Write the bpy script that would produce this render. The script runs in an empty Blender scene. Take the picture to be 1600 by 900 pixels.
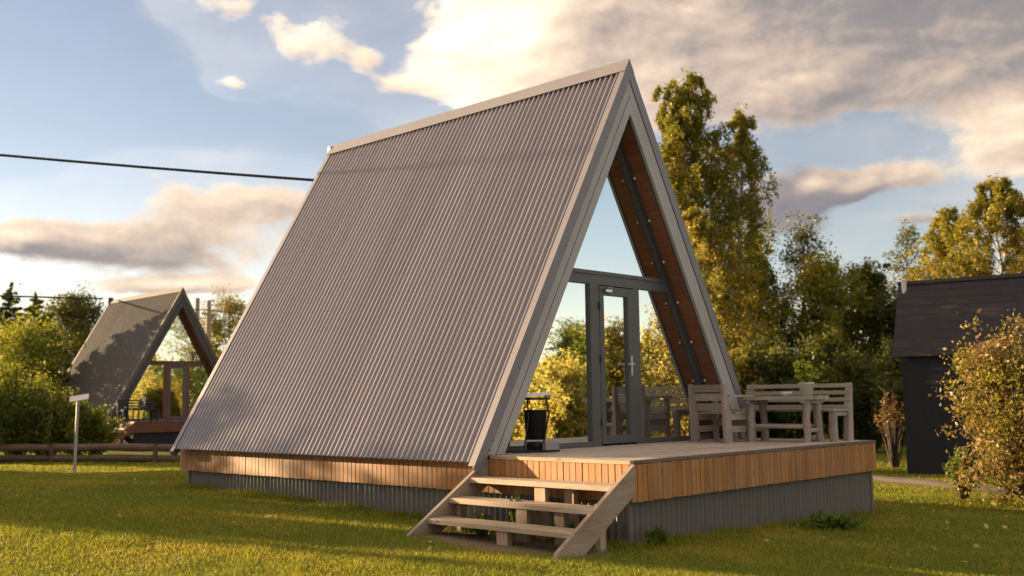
import bpy, bmesh, math, random
import numpy as np
from mathutils import Vector, Matrix
R = math.radians
SC = bpy.context.scene
COL = SC.collection

# ------------------------------------------------------------------ camera
CAM = Vector((-7.954, -6.047, 1.555))
YAW, PITCH, ROLL = 0.811, 0.107, -0.013
def camera():
    cy, sy, cp, sp, cr, sr = (math.cos(YAW), math.sin(YAW), math.cos(PITCH), math.sin(PITCH), math.cos(ROLL), math.sin(ROLL))
    f = Vector((sy*cp, cy*cp, sp)); r = Vector((cy, -sy, 0)); u = r.cross(f)
    r2 = r*cr + u*sr; u2 = -r*sr + u*cr
    cd = bpy.data.cameras.new('camera'); co = bpy.data.objects.new('camera', cd); COL.objects.link(co)
    m = Matrix.Identity(4)
    for i in range(3):
        m[i][0] = r2[i]; m[i][1] = u2[i]; m[i][2] = -f[i]; m[i][3] = CAM[i]
    co.matrix_world = m
    cd.sensor_width = 36; cd.lens = 36.45; cd.clip_start = .1; cd.clip_end = 3000
    cd.dof.use_dof = True; cd.dof.focus_distance = 11.0; cd.dof.aperture_fstop = 1.5
    SC.camera = co
camera()

# ------------------------------------------------------------------ light
SUN_EL = R(8.5); SUN_AZ = math.atan2(-1, 3)        # azimuth from +Y towards +X
sl = bpy.data.lights.new('sun', 'SUN'); sl.energy = 5.0; sl.angle = R(0.45); sl.color = (1.0, .72, .41)
so = bpy.data.objects.new('sun', sl); COL.objects.link(so)
sd = Vector((math.sin(SUN_AZ)*math.cos(SUN_EL), math.cos(SUN_AZ)*math.cos(SUN_EL), math.sin(SUN_EL)))
so.rotation_euler = sd.to_track_quat('Z', 'Y').to_euler(); so.location = sd*60
SC.view_settings.view_transform = 'Standard'; SC.view_settings.look = 'None'
SC.view_settings.exposure = 1.82; SC.view_settings.gamma = 1.0

class NT:
    """small helper for node trees"""
    def __init__(s, tree): s.t = tree; s.n = tree.nodes; s.l = tree.links
    def node(s, typ, **kw):
        n = s.n.new(typ)
        for k, v in kw.items(): setattr(n, k, v)
        return n
    def inp(s, sock, v):
        if v is None: return
        if hasattr(v, 'is_output'): s.l.new(v, sock)
        else: sock.default_value = v
    def m(s, op, a, b=None, c=None, clamp=False):
        n = s.node('ShaderNodeMath', operation=op, use_clamp=clamp)
        for i, v in enumerate((a, b, c)):
            if v is not None: s.inp(n.inputs[i], v)
        return n.outputs[0]
    def noise(s, vec, scale, detail=4, rough=.55, dist=0, out=0):
        n = s.node('ShaderNodeTexNoise'); s.inp(n.inputs['Vector'], vec)
        n.inputs['Scale'].default_value = scale; n.inputs['Detail'].default_value = detail
        n.inputs['Roughness'].default_value = rough; n.inputs['Distortion'].default_value = dist
        return n.outputs[out]
    def comb(s, x, y, z):
        n = s.node('ShaderNodeCombineXYZ')
        for i, v in enumerate((x, y, z)): s.inp(n.inputs[i], v)
        return n.outputs[0]
    def ss(s, v, a, b, lo=0., hi=1.):
        n = s.node('ShaderNodeMapRange', interpolation_type='SMOOTHSTEP')
        s.inp(n.inputs[0], v); s.inp(n.inputs[1], a); s.inp(n.inputs[2], b); s.inp(n.inputs[3], lo); s.inp(n.inputs[4], hi)
        return n.outputs[0]
    def mix(s, f, a, b, typ='MIX'):
        n = s.node('ShaderNodeMix', data_type='RGBA', blend_type=typ)
        s.inp(n.inputs[0], f)
        for i, v in ((6, a), (7, b)):
            if hasattr(v, 'is_output'): s.l.new(v, n.inputs[i])
            else: n.inputs[i].default_value = (*v, 1)
        return n.outputs[2]
    def vmap(s, vec, scale=(1, 1, 1), loc=(0, 0, 0)):
        n = s.node('ShaderNodeMapping'); s.inp(n.inputs[0], vec)
        s.inp(n.inputs[1], loc); n.inputs[3].default_value = scale
        return n.outputs[0]

# ------------------------------------------------------------------ sky: Nishita plus broken evening cloud
def world():
    w = bpy.data.worlds.new('World'); SC.world = w; w.use_nodes = True
    q = NT(w.node_tree); q.n.clear()
    sky = q.node('ShaderNodeTexSky', sky_type='NISHITA'); sky.sun_disc = False
    sky.sun_elevation = SUN_EL; sky.sun_rotation = SUN_AZ; sky.air_density = .8; sky.dust_density = .12; sky.ozone_density = 1.0
    tc = q.node('ShaderNodeTexCoord'); sep = q.node('ShaderNodeSeparateXYZ'); q.l.new(tc.outputs['Generated'], sep.inputs[0])
    az = q.m('MULTIPLY', q.m('ARCTAN2', sep.outputs[0], sep.outputs[1]), 180/math.pi)
    el = q.m('MULTIPLY', q.m('ARCSINE', sep.outputs[2]), 180/math.pi)
    # (azimuth, elevation, radius, radius, weight, brightness)
    B = [(66, 21.0, 15, 4.6, 1.2, .36), (72, 18, 3.5, 2.2, .5, .1), (53.5, 20.5, 8, 4.4, 1.1, .78), (58.5, 16.4, 6, 2.1, .9, .74), (69, 16.0, 8, 2.0, .9, .6),
         (44.6, 18.6, 2.6, 4.2, 1.15, 1.25), (48.0, 20.2, 2.6, 3.4, 1.1, 1.25),
         (25.5, 8.15, 8.0, 1.5, 1.2, .6), (31.6, 10.6, 4.6, 1.35, 1.2, .66), (29, 6.1, 6.5, .6, 1.0, .66), (20.5, 8.2, 3.6, .8, .9, .55),
         (35.4, 19.3, 3.3, 1.5, .78, .85), (31.2, 20.8, 2.3, 1.0, .7, .8), (42.6, 19.5, 2.0, 1.1, .66, .9), (40.6, 17.3, 2.0, .8, .6, .85),
         (38.5, 18.7, 1.2, .7, .6, .85), (31.5, 17, .9, .5, .55, .8),
         (61.5, 10.4, 2.8, 1.7, 1.3, .26), (63.2, 11.2, .9, .6, .5, .95), (67, 11.2, 2.9, .9, 1.05, .5), (72.9, 12.4, 2.8, 2.2, 1.25, .75), (68.3, 8.95, 1.8, .45, .9, .3), (64.9, 10.6, 1.4, .8, .8, .5)]
    def density(daz, dele):
        a0 = q.m('ADD', az, daz); e0 = q.m('ADD', el, dele)
        v = q.comb(q.m('MULTIPLY', a0, .10), q.m('MULTIPLY', e0, .17), 0.37)
        wn = q.node('ShaderNodeTexNoise'); q.l.new(v, wn.inputs[0]); wn.inputs['Scale'].default_value = 2.2; wn.inputs['Detail'].default_value = 3
        ws = q.node('ShaderNodeSeparateXYZ'); q.l.new(wn.outputs[1], ws.inputs[0])
        aw = q.m('MULTIPLY_ADD', q.m('SUBTRACT', ws.outputs[0], .5), 2.6, a0)
        ew = q.m('MULTIPLY_ADD', q.m('SUBTRACT', ws.outputs[1], .5), 1.3, e0)
        S = None; Bs = None
        for (a, e, ra, re, wt, br) in B:
            dx = q.m('MULTIPLY', q.m('SUBTRACT', aw, a), 1/ra); dy = q.m('MULTIPLY', q.m('SUBTRACT', ew, e), 1/re)
            r2 = q.m('ADD', q.m('MULTIPLY', dx, dx), q.m('MULTIPLY', dy, dy))
            g = q.m('MULTIPLY', q.m('EXPONENT', q.m('MULTIPLY', r2, -1.)), wt)
            S = g if S is None else q.m('ADD', S, g)
            gb = q.m('MULTIPLY', g, br); Bs = gb if Bs is None else q.m('ADD', Bs, gb)
        n1 = q.noise(v, 2.0, 4, .48, .1); nd = q.noise(v, 2.3, 9, .60, .25); n2 = q.noise(v, 0.9, 3, .5)
        # unseen cloud cover outside the view, shaped and brightened as fill light
        fill_cloud = q.ss(n2, .37, .56, 0, .95)
        off = q.ss(q.m('ABSOLUTE', q.m('SUBTRACT', az, 46.5)), 27, 36)
        fill_cloud = q.m('MULTIPLY', q.m('MULTIPLY', fill_cloud, off), q.ss(el, 15, 30))
        S2 = q.m('ADD', S, fill_cloud); B2 = q.m('ADD', Bs, q.m('MULTIPLY', fill_cloud, 2.0))
        D = q.m('MULTIPLY_ADD', q.m('SUBTRACT', nd, .5), 1.75, S2)
        return D, q.m('DIVIDE', B2, q.m('MAXIMUM', S2, .02)), n1
    D, br, n1 = density(0, 0)
    D2, _, n1b = density(-.5, .42)                 # towards the sun and up: edge light
    alpha = q.ss(D, .36, .92)
    edge = q.m('MULTIPLY_ADD', q.m('SUBTRACT', D, D2), .42, .0)
    thin = q.ss(D, .40, 1.1, .22, 0.)              # thin rims let the light through
    lit = q.m('ADD', q.m('ADD', br, edge), thin)
    lit = q.m('MULTIPLY_ADD', q.m('SUBTRACT', n1, .5), .55, lit)
    ramp = q.node('ShaderNodeValToRGB'); q.l.new(q.m('MULTIPLY', lit, .7), ramp.inputs[0])
    cr = ramp.color_ramp; cr.elements[0].position = .05; cr.elements[0].color = (.17, .165, .185, 1)
    cr.elements[1].position = .88; cr.elements[1].color = (1.25, 1.02, .78, 1)
    for p, c in ((.28, (.28, .245, .235)), (.46, (.56, .435, .345)), (.66, (.92, .72, .53))):
        e = cr.elements.new(p); e.color = (*c, 1)
    skc = q.node('ShaderNodeMix', data_type='RGBA', blend_type='MULTIPLY'); skc.inputs[0].default_value = 1
    q.l.new(sky.outputs[0], skc.inputs[6]); skc.inputs[7].default_value = (*SKYT, 1)
    b1 = q.node('ShaderNodeBackground'); q.l.new(skc.outputs[2], b1.inputs[0]); b1.inputs[1].default_value = SKYK
    b2 = q.node('ShaderNodeBackground'); q.l.new(ramp.outputs[0], b2.inputs[0]); b2.inputs[1].default_value = CLOUDK
    mx = q.node('ShaderNodeMixShader'); q.l.new(q.m('MAXIMUM', q.m('MULTIPLY', alpha, .96), q.m('MULTIPLY_ADD', n1, .18, .04)), mx.inputs[0])
    q.l.new(b1.outputs[0], mx.inputs[1]); q.l.new(b2.outputs[0], mx.inputs[2])
    out = q.node('ShaderNodeOutputWorld'); q.l.new(mx.outputs[0], out.inputs[0])
SKYK = .062; SKYT = (1.30, 1.03, .93); CLOUDK = .385
world()

# ------------------------------------------------------------------ materials
def mat(name):
    m = bpy.data.materials.new(name); m.use_nodes = True
    q = NT(m.node_tree); b = q.n['Principled BSDF']
    return m, q, b
def bump(q, b, h, strength=.3, dist=.01):
    n = q.node('ShaderNodeBump'); q.l.new(h, n.inputs['Height']); n.inputs['Strength'].default_value = strength; n.inputs['Distance'].default_value = dist
    q.l.new(n.outputs[0], b.inputs['Normal'])
def wood(name, c1, c2, axis, rough=.7, grain=1., var=.35, knots=True, weather=None):
    m, q, b = mat(name)
    tc = q.node('ShaderNodeTexCoord'); oi = q.node('ShaderNodeObjectInfo')
    off = q.node('ShaderNodeVectorMath', operation='SCALE'); q.l.new(q.comb(7.3, 3.1, 5.7), off.inputs[0]); q.l.new(q.m('MULTIPLY', oi.outputs['Random'], 40.), off.inputs['Scale'])
    add = q.node('ShaderNodeVectorMath', operation='ADD'); q.l.new(tc.outputs['Object'], add.inputs[0]); q.l.new(off.outputs[0], add.inputs[1])
    sc = [22., 22., 22.]; sc[axis] = 1.3
    v = q.vmap(add.outputs[0], tuple(sc))
    g = q.noise(v, 1.6*grain, 5, .6, .6)
    f2 = q.noise(q.vmap(add.outputs[0], tuple(3*x for x in sc)), 2.2, 3, .6)
    big = q.noise(add.outputs[0], 1.7, 3, .5)
    f = q.m('ADD', q.m('MULTIPLY', g, .75), q.m('MULTIPLY', f2, .25))
    c = q.mix(q.ss(f, .3, .72), c1, c2)
    rnd = q.m('MULTIPLY_ADD', q.m('SUBTRACT', oi.outputs['Random'], .5), var, 1.)
    rnd = q.m('MULTIPLY', rnd, q.m('MULTIPLY_ADD', q.m('SUBTRACT', big, .5), .6, 1.))
    hs = q.node('ShaderNodeHueSaturation'); q.l.new(rnd, hs.inputs['Value']); q.l.new(c, hs.inputs['Color'])
    q.l.new(q.m('MULTIPLY_ADD', q.noise(add.outputs[0], .9, 2), .5, .75), hs.inputs['Saturation'])
    c = hs.outputs[0]
    if knots:
        vo = q.node('ShaderNodeTexVoronoi'); s2 = [7., 7., 7.]; s2[axis] = 2.2
        q.l.new(q.vmap(add.outputs[0], tuple(s2)), vo.inputs['Vector']); vo.inputs['Scale'].default_value = 1
        c = q.mix(q.ss(vo.outputs['Distance'], .05, .13, .75, 0.), c, tuple(x*.25 for x in c1))
    if weather:
        c = q.mix(q.ss(q.noise(add.outputs[0], 2.3, 4, .6), .42, .7, 0, .8), c, weather)
    q.l.new(c, b.inputs['Base Color']); b.inputs['Roughness'].default_value = rough
    bump(q, b, f, .35, .004)
    return m
def metal(name, col, rough=.45, metallic=.0, streak=(1, 1, 1), var=.25, spec=.5, dirt=None):
    m, q, b = mat(name)
    tc = q.node('ShaderNodeTexCoord'); oi = q.node('ShaderNodeObjectInfo')
    n = q.noise(q.vmap(tc.outputs['Object'], streak), 2.5, 6, .65)
    n2 = q.noise(tc.outputs['Object'], 40, 3, .6)
    k = q.m('MULTIPLY_ADD', q.m('SUBTRACT', n, .5), var*2, 1.)
    k = q.m('MULTIPLY', k, q.m('MULTIPLY_ADD', q.m('SUBTRACT', oi.outputs['Random'], .5), .14, 1.))
    hs = q.node('ShaderNodeHueSaturation'); q.l.new(k, hs.inputs['Value']); hs.inputs['Color'].default_value = (*col, 1)
    c = hs.outputs[0]
    if dirt: c = q.mix(q.ss(q.noise(q.vmap(tc.outputs['Object'], (streak[0]*2, streak[1]*2, streak[2]*2)), 1.3, 5, .6), .52, .75, 0, .6), c, dirt)
    q.l.new(c, b.inputs['Base Color'])
    b.inputs['Metallic'].default_value = metallic; b.inputs['Specular IOR Level'].default_value = spec
    q.l.new(q.m('MULTIPLY_ADD', q.m('SUBTRACT', n2, .5), .3, rough), b.inputs['Roughness'])
    bump(q, b, n2, .05, .002)
    return m
def plain(name, col, rough=.6, metallic=0., nscale=14, var=.25, bmp=.15):
    m, q, b = mat(name); tc = q.node('ShaderNodeTexCoord')
    n = q.noise(tc.outputs['Object'], nscale, 5, .6)
    hs = q.node('ShaderNodeHueSaturation'); hs.inputs['Color'].default_value = (*col, 1)
    q.l.new(q.m('MULTIPLY_ADD', q.m('SUBTRACT', n, .5), var*2, 1.), hs.inputs['Value'])
    q.l.new(hs.outputs[0], b.inputs['Base Color']); b.inputs['Roughness'].default_value = rough; b.inputs['Metallic'].default_value = metallic
    bump(q, b, n, bmp, .004)
    return m
def glass_mat():
    m = bpy.data.materials.new('coated_glass'); m.use_nodes = True; q = NT(m.node_tree); q.n.clear()
    tc = q.node('ShaderNodeTexCoord')
    gl = q.node('ShaderNodeBsdfGlossy'); gl.inputs['Roughness'].default_value = .012; gl.inputs['Color'].default_value = (.93, .97, .97, 1)
    bn = q.node('ShaderNodeBump'); bn.inputs['Strength'].default_value = .02; bn.inputs['Distance'].default_value = .02
    q.l.new(q.noise(tc.outputs['Object'], 1.4, 1, .4), bn.inputs['Height']); q.l.new(bn.outputs[0], gl.inputs['Normal'])
    tr = q.node('ShaderNodeBsdfTransparent'); tr.inputs['Color'].default_value = (.62, .68, .66, 1)
    lw = q.node('ShaderNodeLayerWeight'); lw.inputs['Blend'].default_value = .35
    mx = q.node('ShaderNodeMixShader'); q.l.new(q.ss(lw.outputs['Fresnel'], 0., .6, .76, .96), mx.inputs[0])
    q.l.new(tr.outputs[0], mx.inputs[1]); q.l.new(gl.outputs[0], mx.inputs[2])
    o = q.node('ShaderNodeOutputMaterial'); q.l.new(mx.outputs[0], o.inputs[0])
    return m
def foliage(name, cols, accent=None, acc_amt=0., acc_scale=.45, trans=.38):
    """cols: ramp of leaf colours (random per leaf); accent: patches of another colour (turning leaves)"""
    m = bpy.data.materials.new(name); m.use_nodes = True; q = NT(m.node_tree); q.n.clear()
    ge = q.node('ShaderNodeNewGeometry'); tc = q.node('ShaderNodeTexCoord'); oi = q.node('ShaderNodeObjectInfo')
    rp = q.node('ShaderNodeValToRGB'); q.l.new(ge.outputs['Random Per Island'], rp.inputs[0])
    cr = rp.color_ramp
    while len(cr.elements) < len(cols): cr.elements.new(.5)
    for i, c in enumerate(cols): cr.elements[i].position = i/(len(cols)-1); cr.elements[i].color = (*c, 1)
    c = rp.outputs[0]
    if accent:
        n = q.noise(tc.outputs['Object'], acc_scale, 3, .6)
        n = q.m('MULTIPLY_ADD', q.m('SUBTRACT', ge.outputs['Random Per Island'], .5), .22, n)
        c = q.mix(q.ss(n, .62-acc_amt*.3, .78-acc_amt*.3, 0, .9), c, accent)
    hs = q.node('ShaderNodeHueSaturation'); q.l.new(c, hs.inputs['Color']); q.l.new(q.m('MULTIPLY_ADD', oi.outputs['Random'], .3, .85), hs.inputs['Value'])
    c = hs.outputs[0]
    d = q.node('ShaderNodeBsdfDiffuse'); q.l.new(c, d.inputs[0])
    t = q.node('ShaderNodeBsdfTranslucent'); q.l.new(q.mix(.5, c, (.30, .26, .03), 'MIX'), t.inputs[0])
    mx = q.node('ShaderNodeMixShader'); mx.inputs[0].default_value = trans; q.l.new(d.outputs[0], mx.inputs[1]); q.l.new(t.outputs[0], mx.inputs[2])
    g = q.node('ShaderNodeBsdfGlossy'); g.inputs['Roughness'].default_value = .45; g.inputs[0].default_value = (.6, .6, .55, 1)
    m2 = q.node('ShaderNodeMixShader'); m2.inputs[0].default_value = .04; q.l.new(mx.outputs[0], m2.inputs[1]); q.l.new(g.outputs[0], m2.inputs[2])
    o = q.node('ShaderNodeOutputMaterial'); q.l.new(m2.outputs[0], o.inputs[0])
    return m

M = {}
M['fascia'] = wood('larch_cladding', (.285, .121, .037), (.42, .192, .062), 2, .62, 1., .34, weather=(.35, .175, .07))
M['fascia_dark'] = wood('stained_cladding', (.095, .034, .017), (.15, .058, .029), 0, .6)
M['deckb'] = wood('weathered_deck', (.31, .235, .175), (.52, .41, .32), 0, .75, 1., .35, weather=(.36, .31, .265))
M['trim'] = wood('deck_trim', (.34, .215, .12), (.52, .35, .21), 1, .65)
M['trim_dark'] = wood('deck_edge_trim', (.12, .085, .065), (.20, .145, .11), 0, .7)
M['step_y'] = wood('step_timber', (.33, .23, .145), (.50, .37, .25), 1, .7, weather=(.36, .30, .24))
M['step_x'] = wood('stringer_timber', (.23, .155, .10), (.38, .27, .185), 0, .72, weather=(.30, .25, .20))
M['step_z'] = wood('step_post_timber', (.26, .175, .11), (.42, .30, .20), 2, .72)
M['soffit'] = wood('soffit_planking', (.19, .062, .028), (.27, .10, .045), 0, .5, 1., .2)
M['furn_x'] = wood('grey_furniture_wood_x', (.26, .205, .165), (.46, .375, .31), 0, .8, weather=(.34, .29, .25))
M['furn_y'] = wood('grey_furniture_wood_y', (.26, .205, .165), (.46, .375, .31), 1, .8, weather=(.34, .29, .25))
M['furn_z'] = wood('grey_furniture_wood_z', (.25, .195, .155), (.44, .35, .29), 2, .8, weather=(.32, .275, .24))
M['roof'] = metal('corrugated_steel', (.220, .198, .222), .34, .12, (1.5, .2, 1.5), .22, .5, dirt=(.13, .115, .128))
M['flash'] = metal('folded_flashing', (.205, .188, .205), .45, .2, (1, 1, 1), .12)
M['rakeb'] = metal('painted_rake_board', (.36, .335, .335), .5, 0., (1, 1, .3), .18, dirt=(.17, .165, .165))
M['skirt'] = metal('grey_green_profiled_sheet', (.145, .130, .108), .55, .0, (3, 3, .4), .22, dirt=(.10, .095, .08))
M['roof2'] = metal('brown_steel', (.090, .076, .068), .6, 0., (2, .3, 2), .25, .25)
M['flash2'] = metal('brown_flashing', (.10, .083, .07), .55, 0.)
M['rake2'] = metal('dark_rake_board', (.055, .05, .045), .6)
M['frame'] = metal('anthracite_frame', (.085, .083, .085), .4, 0, (1, 1, 1), .15)
M['frame2'] = wood('brown_frame', (.10, .035, .018), (.15, .055, .028), 2, .5)
M['chrome'] = plain('brushed_steel', (.62, .62, .62), .3, 1., 30, .1, .05)
M['bulb'] = plain('white_glass_bulb', (.8, .8, .78), .25)
M['black'] = plain('black_metal', (.010, .010, .011), .55, 0, 20, .4, .05)
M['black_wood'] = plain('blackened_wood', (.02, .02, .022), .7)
M['white'] = plain('white_enamel', (.75, .75, .74), .4, 0, 20, .08)
M['ceramic'] = plain('pale_ceramic', (.60, .56, .48), .4, 0, 25, .25)
M['stone'] = plain('grey_stone', (.26, .25, .24), .8, 0, 18, .4, .4)
M['glass'] = glass_mat()
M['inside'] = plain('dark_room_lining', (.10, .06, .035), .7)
M['bark'] = wood('bark', (.06, .045, .033), (.13, .10, .075), 2, .9, .6)
M['birchbark'] = wood('birch_bark', (.09, .08, .07), (.46, .44, .40), 0, .8, .35)
M['log'] = wood('grey_log', (.045, .034, .027), (.085, .066, .052), 0, .9, weather=(.07, .06, .05))
M['rail'] = wood('brown_rail', (.075, .044, .029), (.13, .08, .054), 0, .85)
M['pole'] = wood('pole_wood', (.28, .21, .15), (.42, .33, .24), 2, .85)
M['pipe'] = metal('galvanised_pipe', (.30, .30, .29), .5, .3, (1, 1, .5), .2)
M['signw'] = plain('faded_white_plate', (.66, .60, .57), .55, 0, 9, .2)
M['cable'] = plain('cable_sheath', (.012, .012, .014), .6)
M['black_wall'] = metal('black_cladding', (.030, .031, .036), .8, 0., (4, 4, .3), .2, .12)
M['black_roof'] = metal('dark_shingle_roof', (.050, .042, .045), .8, 0, (3, 3, .6), .2, .15)
M['soil'] = plain('bare_soil', (.19, .14, .10), .95, 0, 9, .5, .8)

M['birch'] = foliage('birch_leaves', [(.085, .11, .012), (.14, .165, .016), (.20, .20, .022), (.27, .24, .026)], (.50, .28, .025), .28, .33, .5)
M['golden'] = foliage('turning_leaves', [(.11, .135, .014), (.19, .19, .02), (.30, .25, .028), (.40, .29, .04)], (.52, .32, .03), .45, .5, .5)
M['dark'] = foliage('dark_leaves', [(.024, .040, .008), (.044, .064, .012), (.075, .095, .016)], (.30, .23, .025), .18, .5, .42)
M['mirror'] = foliage('bright_autumn_leaves', [(.24, .23, .045), (.38, .32, .06), (.52, .40, .08), (.60, .46, .10)], (.24, .28, .07), .3, .35, .22)
M['spruce'] = foliage('spruce_needles', [(.014, .026, .010), (.028, .046, .013), (.05, .07, .018)], None, 0, 1, .2)
M['pine'] = foliage('young_pine_needles', [(.075, .11, .018), (.13, .165, .026), (.20, .21, .03)], None, 0, 1, .45)
M['hedge'] = foliage('hedge_leaves', [(.06, .105, .010), (.11, .165, .014), (.20, .23, .022)], (.46, .36, .03), .27, .8, .55)
M['red'] = foliage('reddish_leaves', [(.10, .11, .018), (.19, .16, .03), (.34, .17, .08), (.42, .22, .13)], (.30, .28, .03), .35, 1.1, .45)
M['pink'] = foliage('pinkish_leaves', [(.16, .06, .04), (.26, .10, .07), (.09, .08, .02)])
M['plant'] = foliage('pot_plant_leaves', [(.30, .40, .03), (.45, .50, .04), (.60, .54, .06)], None, 0, 1, .3)
M['weed'] = foliage('weed_leaves', [(.05, .10, .012), (.09, .15, .018), (.15, .20, .025)])
M['grassb'] = foliage('grass_blades', [(.085, .140, .006), (.15, .21, .008), (.24, .26, .011), (.36, .31, .025)], (.46, .35, .04), .38, .7, .5)

# ------------------------------------------------------------------ mesh helpers
class MB:
    def __init__(s): s.v = []; s.f = []; s.sm = []
    def add(s, verts, faces, smooth=False):
        o = len(s.v); s.v += [tuple(v) for v in verts]
        s.f += [tuple(i+o for i in f) for f in faces]; s.sm += [smooth]*len(faces)
    def box(s, x0, x1, y0, y1, z0, z1):
        s.add([(x, y, z) for z in (z0, z1) for y in (y0, y1) for x in (x0, x1)],
              [(0, 2, 3, 1), (4, 5, 7, 6), (0, 1, 5, 4), (2, 6, 7, 3), (0, 4, 6, 2), (1, 3, 7, 5)])
    def prism(s, poly, a0, a1, plane='xz'):
        """polygon in a plane extruded along the third axis from a0 to a1"""
        n = len(poly); P = {'xz': lambda u, v, a: (u, a, v), 'xy': lambda u, v, a: (u, v, a), 'yz': lambda u, v, a: (a, u, v)}[plane]
        vs = [P(u, v, a0) for u, v in poly]+[P(u, v, a1) for u, v in poly]
        fs = [tuple(range(n)), tuple(range(2*n-1, n-1, -1))]+[(i, i+n, (i+1) % n+n, (i+1) % n) for i in range(n)]
        s.add(vs, fs)
    def tube(s, pts, rad, n=8, cap=True):
        pts = [Vector(p) for p in pts]; rad = rad if hasattr(rad, '__len__') else [rad]*len(pts)
        vs = []; ref = None
        for i, p in enumerate(pts):
            t = (pts[min(i+1, len(pts)-1)]-pts[max(i-1, 0)]).normalized()
            if ref is None: ref = t.orthogonal().normalized()
            ref = (ref-t*ref.dot(t)).normalized(); b = t.cross(ref)
            for k in range(n):
                a = 2*math.pi*k/n; vs.append(p+(ref*math.cos(a)+b*math.sin(a))*rad[i])
        fs = [(i*n+k, i*n+(k+1) % n, (i+1)*n+(k+1) % n, (i+1)*n+k) for i in range(len(pts)-1) for k in range(n)]
        s.add(vs, fs, True)
        if cap:
            m = len(pts)-1
            s.add(vs[:n], [tuple(range(n-1, -1, -1))]); s.add(vs[m*n:], [tuple(range(n))])
    def lathe(s, prof, n=20, c=(0, 0, 0)):
        vs = [(c[0]+r*math.cos(2*math.pi*k/n), c[1]+r*math.sin(2*math.pi*k/n), c[2]+z) for r, z in prof for k in range(n)]
        s.add(vs, [(i*n+k, i*n+(k+1) % n, (i+1)*n+(k+1) % n, (i+1)*n+k) for i in range(len(prof)-1) for k in range(n)], True)
    def ball(s, c, r, n=8):
        s.lathe([(max(1e-4, r*math.sin(math.pi*i/n)), -r*math.cos(math.pi*i/n)) for i in range(n+1)], n+2, c)
    def mesh(s, name, fix=True):
        me = bpy.data.meshes.new(name); me.from_pydata(s.v, [], s.f)
        me.polygons.foreach_set('use_smooth', s.sm)
        if fix:
            bm = bmesh.new(); bm.from_mesh(me); bmesh.ops.recalc_face_normals(bm, faces=bm.faces); bm.to_mesh(me); bm.free()
        me.update(); return me
def ob(name, me, m=None, parent=None, loc=None, **props):
    if isinstance(me, MB): me = me.mesh(name)
    o = bpy.data.objects.new(name, me); COL.objects.link(o)
    if m is not None and me is not None and not me.materials: me.materials.append(m)
    if parent: o.parent = parent
    if loc is not None: o.location = loc
    for k, v in props.items(): o[k] = v
    return o
def thing(name, label, category, loc=(0, 0, 0), rotz=0, group=None):
    o = bpy.data.objects.new(name, None); COL.objects.link(o); o.empty_display_size = .3
    o.location = loc; o.rotation_euler = (0, 0, rotz); o['label'] = label; o['category'] = category
    if group: o['group'] = group
    return o
def tag(o, label, category, group=None):
    o['label'] = label; o['category'] = category
    if group: o['group'] = group
    return o

# ------------------------------------------------------------------ ground
def sst(a, b, x):
    t = np.clip((np.asarray(x, float)-a)/(b-a), 0, 1); return t*t*(3-2*t)
def gz(x, y):
    x = np.asarray(x, float); y = np.asarray(y, float)
    near = .165-.028*np.clip(x, -4, 8)+.0215*np.clip(y, -3, 10)
    d = np.hypot(np.clip(np.abs(x-2.6)-2.8, 0, None), np.clip(np.abs(y-4.2)-4.4, 0, None))
    w = 1-sst(1.0, 9, d)
    base = .08-.22*sst(5.5, 8, x)*(1-sst(14, 24, y))*(1-sst(30, 60, x))
    h = base*(1-w)+near*w
    h = h-.14*sst(5.5, 7.5, x)*w*.6
    h = h+.025*np.sin(x*.9+1.3*np.sin(y*.35))*np.sin(y*.7+.8)*sst(.3, 2.5, d)+.012*np.sin(x*2.3+y*1.1)*sst(.2, 1, d)
    far = np.hypot(x, y)
    return h+sst(60, 300, far)*1.2*np.sin(x*.021)*np.cos(y*.017)
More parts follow.
